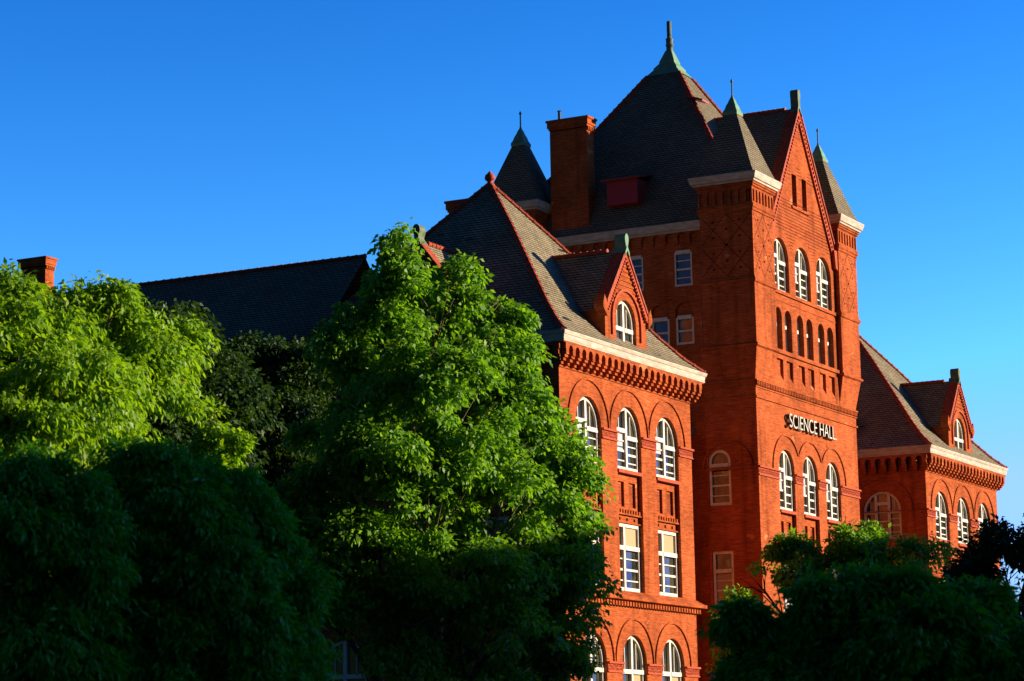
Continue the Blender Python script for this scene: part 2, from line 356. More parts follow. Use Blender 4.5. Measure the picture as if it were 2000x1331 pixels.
# ---- gabled dormer on a pavilion (u centre c, wall plane fr)
def dormer(fr, c, dep, red=False):
    mb = MB(); hw = 1.95; zb, ze, za = 18.2, 20.0, 22.55
    out = [(c-hw, zb), (c+hw, zb), (c+hw, ze), (c+.0, za), (c-hw, ze)]
    hole = archp(c, .96, 18.42, 19.62)
    panel(mb, fr, out, [hole], 0, .26)
    for s in (-1, 1):                                   # cheeks
        box(mb, fr, c+s*hw-.02*(s > 0), c+s*hw+.02*(s < 0), zb, ze, -dep*.45, -.001)
        prism(mb, fr, [(c+s*hw, ze-.35), (c+s*(hw+.34), ze-.05), (c+s*(hw+.38), ze+.1), (c+s*(hw+.22), ze+.5), (c+s*hw, ze+.2)][::s], -.3, .12)  # kneeler
    for k in range(11):                                 # coursed brick of the gable
        v = 20.35+k*.2; q = (za-v)*hw/(za-ze)-.22
        if q > .1:
            ri = math.sqrt(max(0, 1.30**2-(v-19.62)**2)) if v < 20.92 else 0
            for s in (-1, 1):
                if q > ri+.05: box(mb, fr, min(c+s*ri, c+s*q), max(c+s*ri, c+s*q), v, v+.1, 0, .035)
    mb.make('dormer_wall', BRICK, hall)
    tb = MB()
    for s in (-1, 1):                                   # carved verge band
        q = [(c, za-.02), (c, za-.34), (c+s*(hw-.12), ze-.1), (c+s*(hw+.1), ze+.02)]
        prism(tb, fr, q, 0, .09)
        for k in range(20):
            t = (k+.5)/20; u = c+s*hw*t*.95; v = za-.2-(za-ze)*t*.97; e = .05
            prism(tb, fr, [(u-e, v), (u, v-e), (u+e, v), (u, v+e)], .09, .14, False)
    arc_strip(tb, fr, c, 19.62, 1.30, 1.40, 0, .08)
    for s in (-1, 1): box(tb, fr, c+s*1.35-.05, c+s*1.35+.05, 19.0, 19.62, 0, .08)
    tb.make('carved_trim', TERRA, hall)
    rb = MB()                                           # two roof slopes running back into the main roof
    e0 = hw+.18
    for s in (-1, 1):
        a = fr.p(c, za+.12, -.35); b = fr.p(c+s*e0, ze-.1, -.35); a2 = fr.p(c, za+.12, -dep); b2 = fr.p(c+s*e0, ze-.1, -dep*.55)
        rb.add([a, b, b2, a2], [(0, 1, 2, 3)])
    rb.make('dormer_roof', SLATE, hall)
    for s in (-1, 1):                                   # tile coping on the verge
        kb = MB()
        for k in range(6):
            t0, t1 = .10+k*.145, .10+(k+1)*.145-.012; th = .13
            q = [(c+s*(hw+.05)*t, za+.10-(za-ze)*t+d) for t, d in ((t0, 0), (t1, 0), (t1, th), (t0, th+.02))]
            prism(kb, fr, q, -.42, .13)
        kb.make('gable_coping', TILE, hall)
    cb = MB()
    for s in (-1, 1):
        q = [(c+s*(hw+.05)*t, za+.10-(za-ze)*t+d) for t, d in ((0, 0), (.10, 0), (.10, .16), (0, .2))]; prism(cb, fr, q, -.46, .16)
    prof = []
    for k in range(17):
        a = -math.pi/2+2*math.pi*k/16; rr = .17
        prof.append((c+rr*math.cos(a)*(1 if math.sin(a) > -.3 else .75), za+.56+rr*1.25*math.sin(a)))
    prof = [(c-.05, za+.05)]+[(c+.17*math.sin(t)*(.35+.65*min(1, (t+.0)/1.2)), 0) for t in []]+[(c-.05, za+.05)][:0]
    prof = [(c-.06, za+.05), (c-.10, za+.3), (c-.17, za+.52), (c-.16, za+.66), (c-.09, za+.76), (c, za+.80), (c+.09, za+.76), (c+.16, za+.66), (c+.17, za+.52), (c+.10, za+.3), (c+.06, za+.05)]
    prism(cb, fr, prof[::-1], -.34, .14)
    cb.make('finial', COPPERD if red else COPPER, hall)
    window(fr, c, .96, 18.42, 19.62, True, -.26, (0,), 2, (.44, .44))
    mb = MB(); ridge(mb, fr.p(c, za+.15, -.75), fr.p(c, za+.15, -dep), .10, .3); mb.make('ridge_tiles', TILE, hall)

# ---- end pavilion
def pavilion(x0, far):
    X0, X1, Y0, Y1 = x0, x0+12.32, 44.0, 56.3; c = (X0+X1)/2
    F = Fr('F', Y0); L = Fr('L', X0)
    wall = MB(); hood = MB(); cap = MB(); corb = MB(); lat = MB(); court = MB()
    # front: three tall recessed bays
    cs = [c-3.68, c, c+3.68]; r = 1.13
    holes = [archp(k, r, 8.75, 15.07) for k in cs]+[archp(k, r, 3.4, 5.9) for k in cs]
    panel(wall, F, rect(X0, X1, 0, 18.0), holes, 0, .27)
    for i, k in enumerate(cs):
        back = rect(k-r-.02, k+r+.02, 8.7, 13.6)
        h1 = rect(k-r+.02, k+r-.02, 8.76, 11.47); h2 = rect(k-.85, k-.22, 12.15, 13.15); h3 = rect(k+.22, k+.85, 12.15, 13.15)
        panel(wall, F, back, [h2, h3, h1], -.18, .10)
        for a in (k-.85, k+.22):
            wall.add([F.p(a, 12.15, -.28), F.p(a+.63, 12.15, -.28), F.p(a+.63, 13.15, -.28), F.p(a, 13.15, -.28)], [(0, 1, 2, 3)])
            lat = MB(); lattice(lat, F, a, a+.63, 12.2, 13.1, -.28); lat.make('hole_shade', BRICK_SHADE, hall)
        sl = MB(); box(sl, F, k-r, k+r, 13.46, 13.6, -.2, .06); sl.make('window_sill', TERRA, hall); court = MB()
        dentils(court, F, k-r+.03, k+r-.03, 11.86, 12.02, -.18, -.07, .22)
        box(court, F, k-r+.01, k+r-.01, 11.80, 11.86, -.18, -.05)
        box(court, F, k-r+.01, k+r-.01, 11.47, 11.52, -.18, -.09)
        dentils(court, F, k-r+.1, k+r-.1, 11.6, 11.7, -.18, -.12, .55, .2); court.make('brick_frieze', BRICK, hall); court = MB()
        tb = [(.0, .5, .38, .62, CURT_SKY), (.0, .5, .30, .36, CURT_SKY)] if i == 1 else ([(0, .5, .4, .62, CURT_SKY)] if i == 2 else [(0, .5, .42, .62, CURT_SKY)])
        window(F, k, r, 13.6, 15.07, True, -.27, (0,), 4, (.62, .52), blind=tb)
        window(F, k, r-.02, 8.76, 11.46, False, -.30, (-.33,), 4, (.64, .64), blind=[(.34, 1, .66, .97, BLIND)])
        window(F, k, r, 3.4, 5.9, True, -.27, (0,), 3, (.60, .60), blind=[(.5, 1, .45, .62, BLIND)] if i else None)
        for v_, r_ in ((15.07, 1.76), (5.9, 1.72)): arch_hood(F, k, v_, r_)
    for v in (15.07, 5.9):
        es = [X0-.05, cs[0]-r, cs[0]+r, cs[1]-r, cs[1]+r, cs[2]-r, cs[2]+r, X1+.05]
        for a, b in zip(es[::2], es[1::2]):
            if b-a < .2: continue
            cap = MB(); box(cap, F, a, b+.02*(b < X1), v-.06, v+.02, 0, .12); box(cap, F, a+.02, b, v-.40, v-.35, 0, .07); carved(cap, F, a+.03, b-.02, v-.35, v-.06, 0, int(a*7))
            box(cap, F, a+.02, b, v-.35, v-.06, 0, .03); cap.make('carved_band', TERRA, hall)
    # side
    ls = [46.5, 50.15, 53.8]; q = 1.06
    holes = [archp(k, q, 13.6, 15.1) for k in ls]+[rect(k-.9, k+.9, 8.76, 11.47) for k in ls]+[archp(k, q, 3.4, 5.95) for k in ls]
    panel(wall, L, rect(Y0, Y1, 0, 18.0), holes, 0, .27)
    for k in ls:
        window(L, k, q, 13.6, 15.1, True, -.27, (-.34, .34), 4, (.56, .74, .56))
        window(L, k, .9, 8.76, 11.47, False, -.27, (0,), 4, (.64, .64))
        window(L, k, q, 3.4, 5.95, True, -.27, (0,), 3, (.6, .6))
        for v_ in (15.1, 5.95): arch_hood(L, k, v_, 1.68)
        sl = MB(); box(sl, L, k-q, k+q, 13.46, 13.6, -.2, .06); sl.make('window_sill', TERRA, hall)
    cap = MB(); box(cap, L, Y0, Y1, 15.03, 15.09, 0, .05); cap.make('string_course', BRICK, hall)
    # plain far sides
    wall.add([(X1, Y0, 0), (X1, Y1, 0), (X1, Y1, 18), (X1, Y0, 18)], [(0, 1, 2, 3)]); wall.add([(X0, Y1, 0), (X1, Y1, 0), (X1, Y1, 18), (X0, Y1, 18)], [(0, 1, 2, 3)])
    wall.make('pavilion_wall', BRICK, hall)
    # ledge
    court.ring(X0, X1, Y0, Y1, [(0, 8.12), (.06, 8.14), (.06, 8.3), (.22, 8.34), (.36, 8.36), (.36, 8.5), (.30, 8.5), (0, 8.72)])
    dentils(court, F, X0-.1, X1+.1, 8.13, 8.30, .0, .2, .26, .55)
    dentils(court, L, Y0-.1, Y1+.1, 8.13, 8.30, .0, .2, .26, .55)
    court.make('string_course', BRICK, hall)
    corbels(corb, F, X0-.12, X1+.12, 17.12, 22); corbels(corb, L, Y0-.12, Y1+.12, 17.12, 22)
    corb.ring(X0, X1, Y0, Y1, [(0, 17.06), (.05, 17.06), (.05, 17.12), (0, 17.12)])
    corb.ring(X0, X1, Y0, Y1, [(.4, 17.93), (.475, 17.93), (.475, 17.99), (.2, 17.99)])
    corb.make('corbel_table', BRICK, hall)
    co = MB(); co.ring(X0, X1, Y0, Y1, [(.2, 17.965), (.50, 17.965), (.52, 18.03), (.49, 18.04), (.50, 18.045), (.53, 18.22), (.56, 18.23), (.60, 18.34), (.60, 18.37), (.35, 18.40)])
    co.make('cornice', CREAM, hall)
    ap = (c, (Y0+Y1)/2, 26.2); rf = MB()
    lv = sweep_roof(rf, X0-.5, X1+.5, Y0-.5, Y1+.5, 18.38, ap); rf.make('roof', SLATE, hall)
    for k in range(4):
        rd = MB()
        for i in range(len(lv)-1): ridge(rd, lv[i][k], lv[i+1][k], .12, .40)
        rd.make('hip_tiles', TILE, hall)
    fi = MB(); z = 26.1
    fi.tube([(ap[0], ap[1], z+h) for h in (-.1, .1, .14, .22, .27, .36, .48, .56, .62, .66)], [.24, .2, .12, .12, .2, .23, .2, .1, .06, .02], 10)
    fi.make('finial', TERRA, hall, True)
    dormer(F, c, 5.0, far); dormer(L, (Y0+Y1)/2, 5.0, True)
    fl = MB(); fl.add([(c-.35, 46.3, 22.2), (c+.35, 46.3, 22.2), (c+.3, 47.2, 22.95), (c-.3, 47.2, 22.95)], [(0, 1, 2, 3)])
pavilion(87.45, False)
pavilion(130.25, True)

# ---- central tower
TX0, TX1, TY0 = 108.4, 121.4, 44.5; TC = 114.9
F = Fr('F', TY0); L = Fr('L', TX0)
wall = MB(); hood = MB(); cap = MB(); court = MB(); lat = MB()
cs = [111.75, 114.85, 117.95]; cs = [TC-3.05, TC-.05, TC+2.95]; r = .98
holes = [archp(k, r, 8.75, 15.38) for k in cs]+[archp(k, r, 3.4, 5.9) for k in cs]
panel(wall, F, rect(TX0, TX1, 0, 19.1), holes, 0, .27)
for i, k in enumerate(cs):
    h1 = rect(k-r+.02, k+r-.02, 8.76, 11.47); h2 = rect(k-.72, k-.18, 12.0, 13.0); h3 = rect(k+.18, k+.72, 12.0, 13.0)
    panel(wall, F, rect(k-r-.02, k+r+.02, 8.7, 13.5), [h2, h3, h1], -.18, .10)
    for a in (k-.72, k+.18):
        wall.add([F.p(a, 12.0, -.28), F.p(a+.54, 12.0, -.28), F.p(a+.54, 13.0, -.28), F.p(a, 13.0, -.28)], [(0, 1, 2, 3)])
        lat = MB(); lattice(lat, F, a, a+.54, 12.05, 12.95, -.28); lat.make('hole_shade', BRICK_SHADE, hall)
    sl = MB(); box(sl, F, k-r, k+r, 13.36, 13.5, -.2, .06); sl.make('window_sill', TERRA, hall)
    window(F, k, r, 13.5, 15.38, True, -.27, (0,), 4, (.66, .55), blind=[(0, .5, .32, .64, CURT_SKY)])
    window(F, k, r-.02, 8.76, 11.46, False, -.30, (-.33,), 4, (.64, .64))
    window(F, k, r, 3.4, 5.9, True, -.27, (0,), 3, (.6, .6))
    a0 = 0 if i == 2 else 32; a1 = 180 if i == 0 else 148
    arch_hood(F, k, 15.3, 1.68, a0, a1)
for a, b in ((TX0-.06, cs[0]-r), (cs[0]+r, cs[1]-r), (cs[1]+r, cs[2]-r), (cs[2]+r, TX1+.06)):
    cap = MB(); box(cap, F, a, b, 15.22, 15.3, 0, .12); box(cap, F, a+.02, b-.02, 14.86, 14.92, 0, .07); box(cap, F, a+.02, b-.02, 14.92, 15.22, 0, .03); carved(cap, F, a+.03, b-.03, 14.93, 15.2, 0, int(b)); cap.make('carved_band', TERRA, hall)
# left side of the tower
LY1 = 47.05
holes = [archp(46.42, .55, 13.58, 15.6), rect(45.88, 46.92, 8.85, 11.5), archp(46.35, .6, 3.6, 6.4)]
panel(wall, L, rect(TY0, LY1, 0, 19.1), holes, 0, .2)
window(L, 46.42, .55, 13.58, 15.6, True, -.2, (), 4, (.72,), t=.13)
window(L, 46.40, .52, 8.85, 11.5, False, -.2, (), 4, (.66,), t=.13, blind=[(0, 1, .05, .6, BLIND)])
window(L, 46.35, .6, 3.6, 6.4, True, -.2, (), 4, (.7,), t=.13)
arch_hood(L, 46.0, 15.28, 1.18)
cap = MB(); box(cap, L, TY0, LY1, 15.2, 15.3, 0, .1); cap.make('string_course', BRICK, hall); box(court, L, TY0, LY1, 8.3, 8.5, 0, .15)
# flare from the shaft to the wider piers, z 19.1 .. 20.85
PX = [(108.1, 110.62), (119.18, 121.7)]; PY = TY0-.25
for s, (a, b) in zip((-1, 1), PX):
    ea = TX0 if s < 0 else b-2.52; z0, z1 = 19.3, 20.85
    xo0 = TX0 if s < 0 else TX1; xo1 = a if s < 0 else b; xi = b if s < 0 else a
    for (ya, yb) in ((None, None),):
        vs = [(xo0, TY0, z0), (xi, TY0, z0), (xi, LY1, z0), (xo0, LY1, z0), (xo1, PY, z1), (xi, PY, z1), (xi, LY1, z1), (xo1, LY1, z1)]
        wall.add(vs, [(0, 1, 5, 4), (1, 2, 6, 5), (2, 3, 7, 6), (3, 0, 4, 7)])
    wall.add([(xo0, TY0, 19.1), (xi, TY0, 19.1), (xi, TY0, z0), (xo0, TY0, z0)], [(0, 1, 2, 3)])
    wall.add([(xo0, TY0, 19.1), (xo0, LY1, 19.1), (xo0, LY1, z0), (xo0, TY0, z0)], [(0, 1, 2, 3)])
# centre bay wall with gable (plane y = TY0)
GA = 33.35; gl, gr = PX[0][1], PX[1][0]; gs = 1.50
gal = [111.50, 112.72, 114.25, 115.47, 117.02, 118.24]
tops = [TC-2.85, TC-.05, TC+2.75]; tr_ = 1.0
out = [(gl-.01, 19.1), (gr+.01, 19.1), (gr+.01, GA-gs*(gr-TC)), (TC, GA), (gl-.01, GA-gs*(TC-gl))]
holes = [archp(k, .43, 21.05, 22.65, 10) for k in gal]+[archp(k, tr_, 23.9, 25.5) for k in tops]
holes += [rect(113.85, 114.45, 28.38, 29.98), rect(115.15, 115.75, 28.38, 29.98)]
holes += [rect(k-.40, k+.40, 19.62, 20.62) for k in gal]
panel(wall, F, out, holes, 0, .38)
for k in gal:      # sloping bottoms of the blind panels, brick field behind
    wall.add([F.p(k-.4, 19.62, 0), F.p(k+.4, 19.62, 0), F.p(k+.4, 19.9, -.13), F.p(k-.4, 19.9, -.13), F.p(k+.4, 20.62, -.13), F.p(k-.4, 20.62, -.13)], [(0, 1, 2, 3), (3, 2, 4, 5)])
    window(F, k, .43, 21.05, 22.65, True, -.38, (), 3, (.62,), t=.07)
    g = MB(); g.tube([F.p(k-.33, 21.05+h, -.17) for h in (0, .1, .12, 1.2, 1.22, 1.34)], [.10, .10, .065, .06, .10, .11], 8)
    g.make('gallery_column', STONE, hall, True)
for k in tops:
    window(F, k, tr_, 23.9, 25.5, True, -.30, (0,), 4, (.66, .56), blind=[(0, .5, .36, .66, CURT_SKY)])
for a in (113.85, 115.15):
    g = MB(); g.add([F.p(a, 28.38, -.36), F.p(a+.6, 28.38, -.36), F.p(a+.6, 29.98, -.36), F.p(a, 29.98, -.36)], [(0, 1, 2, 3)]); g.make('slot_back', DARK, hall)  # flat near-black sheet closing the attic slot
box(court, F, 113.7, 115.95, 28.26, 28.38, 0, .07)
box(court, F, gl, gr, 23.74, 23.9, 0, .09); box(court, F, gl, gr, 20.86, 21.04, 0, .10); box(court, F, gl, gr, 23.4, 23.44, 0, .03)
# coursed lines on arches and gable: dark strips paint the shade of raked joints
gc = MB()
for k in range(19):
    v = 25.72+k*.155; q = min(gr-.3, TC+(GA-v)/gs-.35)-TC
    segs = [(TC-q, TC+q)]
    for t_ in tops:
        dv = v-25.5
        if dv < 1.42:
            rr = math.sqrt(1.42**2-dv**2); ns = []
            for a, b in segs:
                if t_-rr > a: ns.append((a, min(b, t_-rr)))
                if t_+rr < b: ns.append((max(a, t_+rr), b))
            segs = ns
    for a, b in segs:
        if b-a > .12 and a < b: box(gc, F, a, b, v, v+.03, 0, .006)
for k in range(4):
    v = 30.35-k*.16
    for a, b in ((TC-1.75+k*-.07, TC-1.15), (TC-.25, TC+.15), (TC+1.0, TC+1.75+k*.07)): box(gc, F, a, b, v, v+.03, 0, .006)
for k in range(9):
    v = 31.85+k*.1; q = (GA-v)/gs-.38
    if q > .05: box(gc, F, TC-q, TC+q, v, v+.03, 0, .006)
gc.make('groove_shade', BRICK_SHADE, hall)
# string courses round shaft
for z, h, o in ((18.42, .08, .07), (18.9, .05, .05)):
    box(court, F, TX0-o, TX1+o, z, z+h, 0, o); box(court, L, TY0, LY1, z, z+h, 0, o)
dentils(court, F, TX0-.02, TX1+.02, 19.0, 19.2, 0, .09, .2, .5); box(court, F, TX0-.08, TX1+.08, 19.2, 19.27, 0, .11); box(court, L, TY0, LY1, 19.2, 19.27, 0, .11)
# verge of the big gable
for s in (-1, 1):
    tb = MB(); kb = MB(); hwg = gr-TC
    prism(tb, F, [(TC, GA), (TC, GA-.55), (TC+s*(hwg-.30), GA-gs*hwg-.30), (TC+s*(hwg+.02), GA-gs*hwg-.05)], 0, .1)
    for k in range(34):
        t = (k+.7)/34.5; u = TC+s*(hwg*t*.97); v = GA-.27-gs*hwg*t; e = .07
        prism(tb, F, [(u-e, v), (u, v-e), (u+e, v), (u, v+e)], .1, .16, False)
    for k in range(9):
        t0 = .06+k*.1045; t1 = t0+.096; th = .16
        q = [(TC+s*(hwg+.1)*t, GA+.06-gs*(hwg+.1)*t+d) for t, d in ((t0, 0), (t1, 0), (t1, th), (t0, th+.03))]
        prism(kb, F, q, -.42, .16)
    prism(tb, F, [(TC+s*(hwg-.42), GA-gs*hwg+.1), (TC+s*(hwg), GA-gs*hwg+.1), (TC+s*(hwg+.04), GA-gs*hwg-.9), (TC+s*(hwg-.25), GA-gs*hwg-.8)], 0, .2)
    tb.make('carved_trim', TERRA, hall); kb.make('gable_coping', TILE, hall)
fi = MB()
prism(fi, F, [(TC-.30, GA-.28), (TC-.12, GA+.2), (TC-.18, GA+.85), (TC-.12, GA+1.0), (TC+.12, GA+1.0), (TC+.18, GA+.85), (TC+.12, GA+.2), (TC+.30, GA-.28), (TC, GA+.1)][::-1], -.26, .14)
fi.make('finial', COPPERD, hall)
gr_ = MB()
for s in (-1, 1):
    gr_.add([(TC, TY0+.3, GA+.1), (TC+s*4.0, TY0+.3, GA+.1-gs*4.0), (TC+s*4.0, TY0+2.4, GA+.1-gs*4.0), (TC, TY0+5.4, GA+.1)], [(0, 1, 2, 3)])
gr_.make('gable_roof', SLATE2, hall)
rd = MB(); ridge(rd, (TC, TY0+.6, GA+.12), (TC, TY0+4.6, GA+.12), .10, .26); rd.make('ridge_tiles', TILE, hall)
# piers and their turrets
def turret(cx, cy, full):
    a, b, y0, y1 = cx-1.26, cx+1.26, cy-1.32, cy+1.32
    m = MB(); Fz = Fr('F', y0); Lz = Fr('L', a); zb = 20.85 if full else 24
    m.box(a, b, y0, y1, zb, 27.25)
    m.ring(a, b, y0, y1, [(0, 27.08), (.05, 27.1), (.05, 27.2), (.1, 27.25), (.1, 27.42), (.04, 27.45)])
    for fz, u0, u1 in ((Fz, a-.04, b+.04), (Lz, y0-.04, y1+.04)):
        n = 7; sp = (u1-u0)/n
        m.add([fz.p(u0, 27.4, -.12), fz.p(u1, 27.4, -.12), fz.p(u1, 28.5, -.12), fz.p(u0, 28.5, -.12)], [(0, 1, 2, 3)])
        panel(m, fz, rect(u0, u1, 27.42, 28.48), [archp(u0+(i+.5)*sp, sp*.27, 27.52, 28.02, 6) for i in range(n)], .04, .16)
    m.box(a+.05, b-.05, y0+.13, y1, 27.25, 28.5); m.box(b-.04, b+.04, y0-.03, y1, 27.42, 28.48)
    m.ring(a, b, y0, y1, [(.04, 28.2), (.12, 28.24), (.12, 28.3), (.08, 28.3), (.16, 28.34), (.16, 28.46), (0, 28.46)])
    if full:
        m.ring(a, b, y0, y1, [(0, 23.72), (.07, 23.76), (.10, 23.9), (.04, 23.95), (.04, 24.02), (0, 24.08)])
        m.ring(a, b, y0, y1, [(0, 20.74), (.09, 20.80), (.09, 20.88), (0, 20.95)])
    m.make('turret_wall', BRICK, hall)
    if full:                                            # diaper pattern: dark boxes paint the shade of relief bricks
        d = MB(); 
        for fz, u0, u1 in ((Fz, a, b), (Lz, y0, y1)):
            W = u1-u0; H = 2.98; z0 = 24.1; n = 36
            for s in (-1, 1):
                for off in range(-4, 8):
                    for k in range(n):
                        v = z0+H*(k+.5)/n; u = u0+W*(off/2.0)+s*(v-z0)*W/1.49*.5+(0 if s > 0 else 0)
                        if u0+.09 < u < u1-.09: box(d, fz, u-.037, u+.037, v-.022, v+.022, 0, .006 if s > 0 else .008)
            for i in range(2):
                for j in range(4):
                    u = u0+W*(.25+.5*i); v = z0+H*(j+.5)/4
                    box(d, fz, u-.06, u+.06, v-.04, v+.04, 0, .012)
                    if j < 3: box(d, fz, u0+W*.5-.06, u0+W*.5+.06, v+H/8-.04, v+H/8+.04, 0, .012)
        d.make('diamond_shade', BRICK_SHADE, hall)
    c_ = MB(); c_.ring(a, b, y0, y1, [(.1, 28.44), (.22, 28.44), (.24, 28.52), (.21, 28.53), (.30, 28.54), (.38, 28.82), (.38, 28.86), (.1, 28.88)]); c_.make('cornice', CREAM, hall)
    rf = MB(); ap = (cx, cy, 32.85)
    sweep_roof(rf, a-.22, b+.22, y0-.22, y1+.22, 28.84, ap, .2); o = rf.make('turret_roof', SLATE2, hall)
    cp = MB(); h = .40
    for i, (z, q) in enumerate(((31.98, .36), (32.12, .37), (32.3, .28), (32.45, .24), (32.62, .16), (32.75, .12), (32.9, .05))):
        lv_ = [(cx-q, cy-q, z), (cx+q, cy-q, z), (cx+q, cy+q, z), (cx-q, cy+q, z)]
        o_ = len(cp.v); cp.v += lv_
        if i: cp.f += [(o_-4+k, o_-4+(k+1)%4, o_+(k+1)%4, o_+k) for k in range(4)]
    cp.make('copper_cap', COPPER, o)
    rod = MB(); rod.tube([(cx, cy, z) for z in (32.7, 32.95, 33.0, 33.6, 33.63, 33.7, 33.78)], [.07, .06, .04, .035, .07, .06, .02], 8); rod.make('spire_rod', COPPERD, o)
TYC = 45.57; BYC = 56.83
turret(109.36, TYC, True); turret(120.44, TYC, True); turret(109.36, BYC, False); turret(120.44, BYC, False)
# body of the tower behind the piers
B = Fr('L', 109.0); b_ = MB()
bw = [(48.2, 24.07, 25.7), (50.72, 24.07, 25.7), (53.2, 24.07, 25.7)]; lw = [(48.2, 21.3), (49.45, 21.3), (51.2, 21.3), (52.45, 21.3)]
holes = [rect(k-.46, k+.46, a, z) for k, a, z in bw]+[archp(k, .46, z, 22.85, 10) for k, z in lw]
panel(b_, B, rect(LY1-.1, 58.2, 0, 26.7), holes, 0, .18)
for k, a, z in bw: window(B, k, .46, a, z, False, -.16, (), 4, (.999,), t=.09)
for k, z in lw:
    window(B, k, .46, z, 22.6, False, -.16, (), 2, (.999,), t=.10)
    box(b_, B, k-.45, k+.45, 22.6, 23.4, -.19, -.17)
b_.add([(109, 58.2, 0), (120.8, 58.2, 0), (120.8, 58.2, 26.7), (109, 58.2, 26.7)], [(0, 1, 2, 3)])
b_.add([(120.8, 47, 0), (120.8, 58.2, 0), (120.8, 58.2, 26.7), (120.8, 47, 26.7)], [(0, 1, 2, 3)])
b_.add([(121.4, 44.5, 0), (121.4, 47.05, 0), (121.4, 47.05, 19.3), (121.4, 44.5, 19.3)], [(0, 1, 2, 3)])
b_.add([(108.4, 47.05, 0), (109, 47.05, 0), (109, 47.05, 20.8), (108.4, 47.05, 20.8)], [(0, 1, 2, 3)])
corbels(b_, B, LY1+.2, 55.4, 26.05, 13, .4, .16)
b_.make('tower_body_wall', BRICK, hall)
g = MB(); g.ring(109, 120.8, 46.9, 56, [(.1, 26.62), (.22, 26.62), (.24, 26.7), (.30, 26.72), (.36, 27.02), (.36, 27.06), (.1, 27.1)])
g.make('cornice', CREAM, hall)
wall.make('tower_wall', BRICK, hall)
court.make('string_course', BRICK, hall)
ap = (114.95, 51.2, 37.23); x0, x1, y0, y1 = 108.75, 121.15, 44.75, 58.4
rf = MB(); t = .875
def lerp(p, t): return tuple(p[i]+(ap[i]-p[i])*t for i in range(3))
cn = [(x0, y0, 27.1), (x1, y0, 27.1), (x1, y1, 27.1), (x0, y1, 27.1)]
# front slope is cut back where the gable and turrets stand
tp = [lerp(c_, .88) for c_ in cn]
rf.add(cn+tp, [(1, 2, 6, 5), (2, 3, 7, 6), (3, 0, 4, 7), (0, 1, 5, 4)]); main_roof = rf.make('main_roof', SLATE2, hall)
for c_ in cn:
    rd = MB(); ridge(rd, lerp(c_, .12), lerp(c_, .875), .13, .36); rd.make('hip_tiles', TILE, hall)
cp = MB(); lv_ = []
for tt, dz, k in ((.873, .03, 1.06), (.91, .0, 1.03), (.913, .05, 1.06), (.94, .05, 1.0), (.943, .1, 1.05), (.985, .3, 1.5)):
    ring_ = []
    for c_ in cn:
        p = lerp(c_, tt); ring_.append((ap[0]+(p[0]-ap[0])*k, ap[1]+(p[1]-ap[1])*k, p[2]+dz))
    o_ = len(cp.v); cp.v += ring_
    if lv_: cp.f += [(o_-4+k_, o_-4+(k_+1)%4, o_+(k_+1)%4, o_+k_) for k_ in range(4)]
    lv_.append(1)
cp.make('copper_cap', COPPER, main_roof)
fi = MB(); fi.tube([(ap[0], ap[1], 37.1+h) for h in (0, .3, .5, .52, .60, .62, .8, .86, .92, .94, 1.78, 1.8)], [.2, .17, .17, .2, .2, .17, .18, .2, .15, .12, .12, .1], 12)
fi.make('finial', COPPERD, main_roof, True)
dpp = MB(); dpp.tube([(108.86, 47.17, 26.5), (108.86, 47.17, 17), (108.86, 47.17, 2)], .07, 8)
for z_ in (25, 22, 19, 16, 13, 10): dpp.tube([(108.86, 47.17, z_), (108.86, 47.17, z_+.12)], .10, 8)
dpp.make('downpipe', IRON, hall)
# red vents
v_ = MB(); v_.box(108.9, 111.6, 50.4, 52.0, 28.35, 29.55); o = v_.make('roof_vent', REDM, hall)
v_ = MB(); v_.add([(109.0-.35, 50.15, 29.5), (109.0-.35, 52.25, 29.5), (111.9, 52.0, 30.25), (111.9, 50.4, 30.25), (109.0-.35, 50.15, 29.56), (109.0-.35, 52.25, 29.56), (111.9, 52.0, 30.31), (111.9, 50.4, 30.31)], [(0,1,2,3),(4,5,6,7),(0,1,5,4),(1,2,6,5),(2,3,7,6),(3,0,4,7)]); v_.make('vent_roof', REDM, o)
v_ = MB(); v_.add([(112.5, 48.45, 33.95), (113.3, 48.45, 33.95), (113.3, 49.4, 34.3), (112.5, 49.4, 34.3), (112.5, 48.45, 33.85), (113.3, 48.45, 33.85), (113.3, 49.4, 34.2), (112.5, 49.4, 34.2)], [(0,1,2,3),(4,5,6,7),(0,1,5,4),(1,2,6,5),(2,3,7,6),(3,0,4,7)]); v_.make('roof_vent', REDM, hall)
def plain_wing(x0, x1, y0, y1, ze, zr, along, m=BRICK):
    w_ = MB(); w_.box(x0, x1, y0, y1, 0, ze); w_.make('wing_wall', m, hall)
    c_ = MB(); c_.ring(x0, x1, y0, y1, [(.05, ze-.35), (.3, ze-.35), (.33, ze-.28), (.42, ze-.27), (.5, ze), (.5, ze+.04), (.1, ze+.06)]); c_.make('cornice', CREAM, hall)
    r_ = MB(); o = .45
    if along == 'Y':
        xm = (x0+x1)/2; r_.add([(x0-o, y0, ze), (xm, y0, zr), (xm, y1, zr), (x0-o, y1, ze), (x1+o, y0, ze), (x1+o, y1, ze)], [(0, 1, 2, 3), (1, 4, 5, 2)])
        d = MB(); ridge(d, (xm, y0, zr+.03), (xm, y1, zr+.03), .11, .42); d.make('ridge_tiles', TILE, hall)
    else:
        ym = (y0+y1)/2; r_.add([(x0, y0-o, ze), (x1, y0-o, ze), (x1, ym, zr), (x0, ym, zr), (x0, y1+o, ze), (x1, y1+o, ze)], [(0, 1, 2, 3), (3, 2, 5, 4)])
    r_.make('wing_roof', SLATE2, hall)
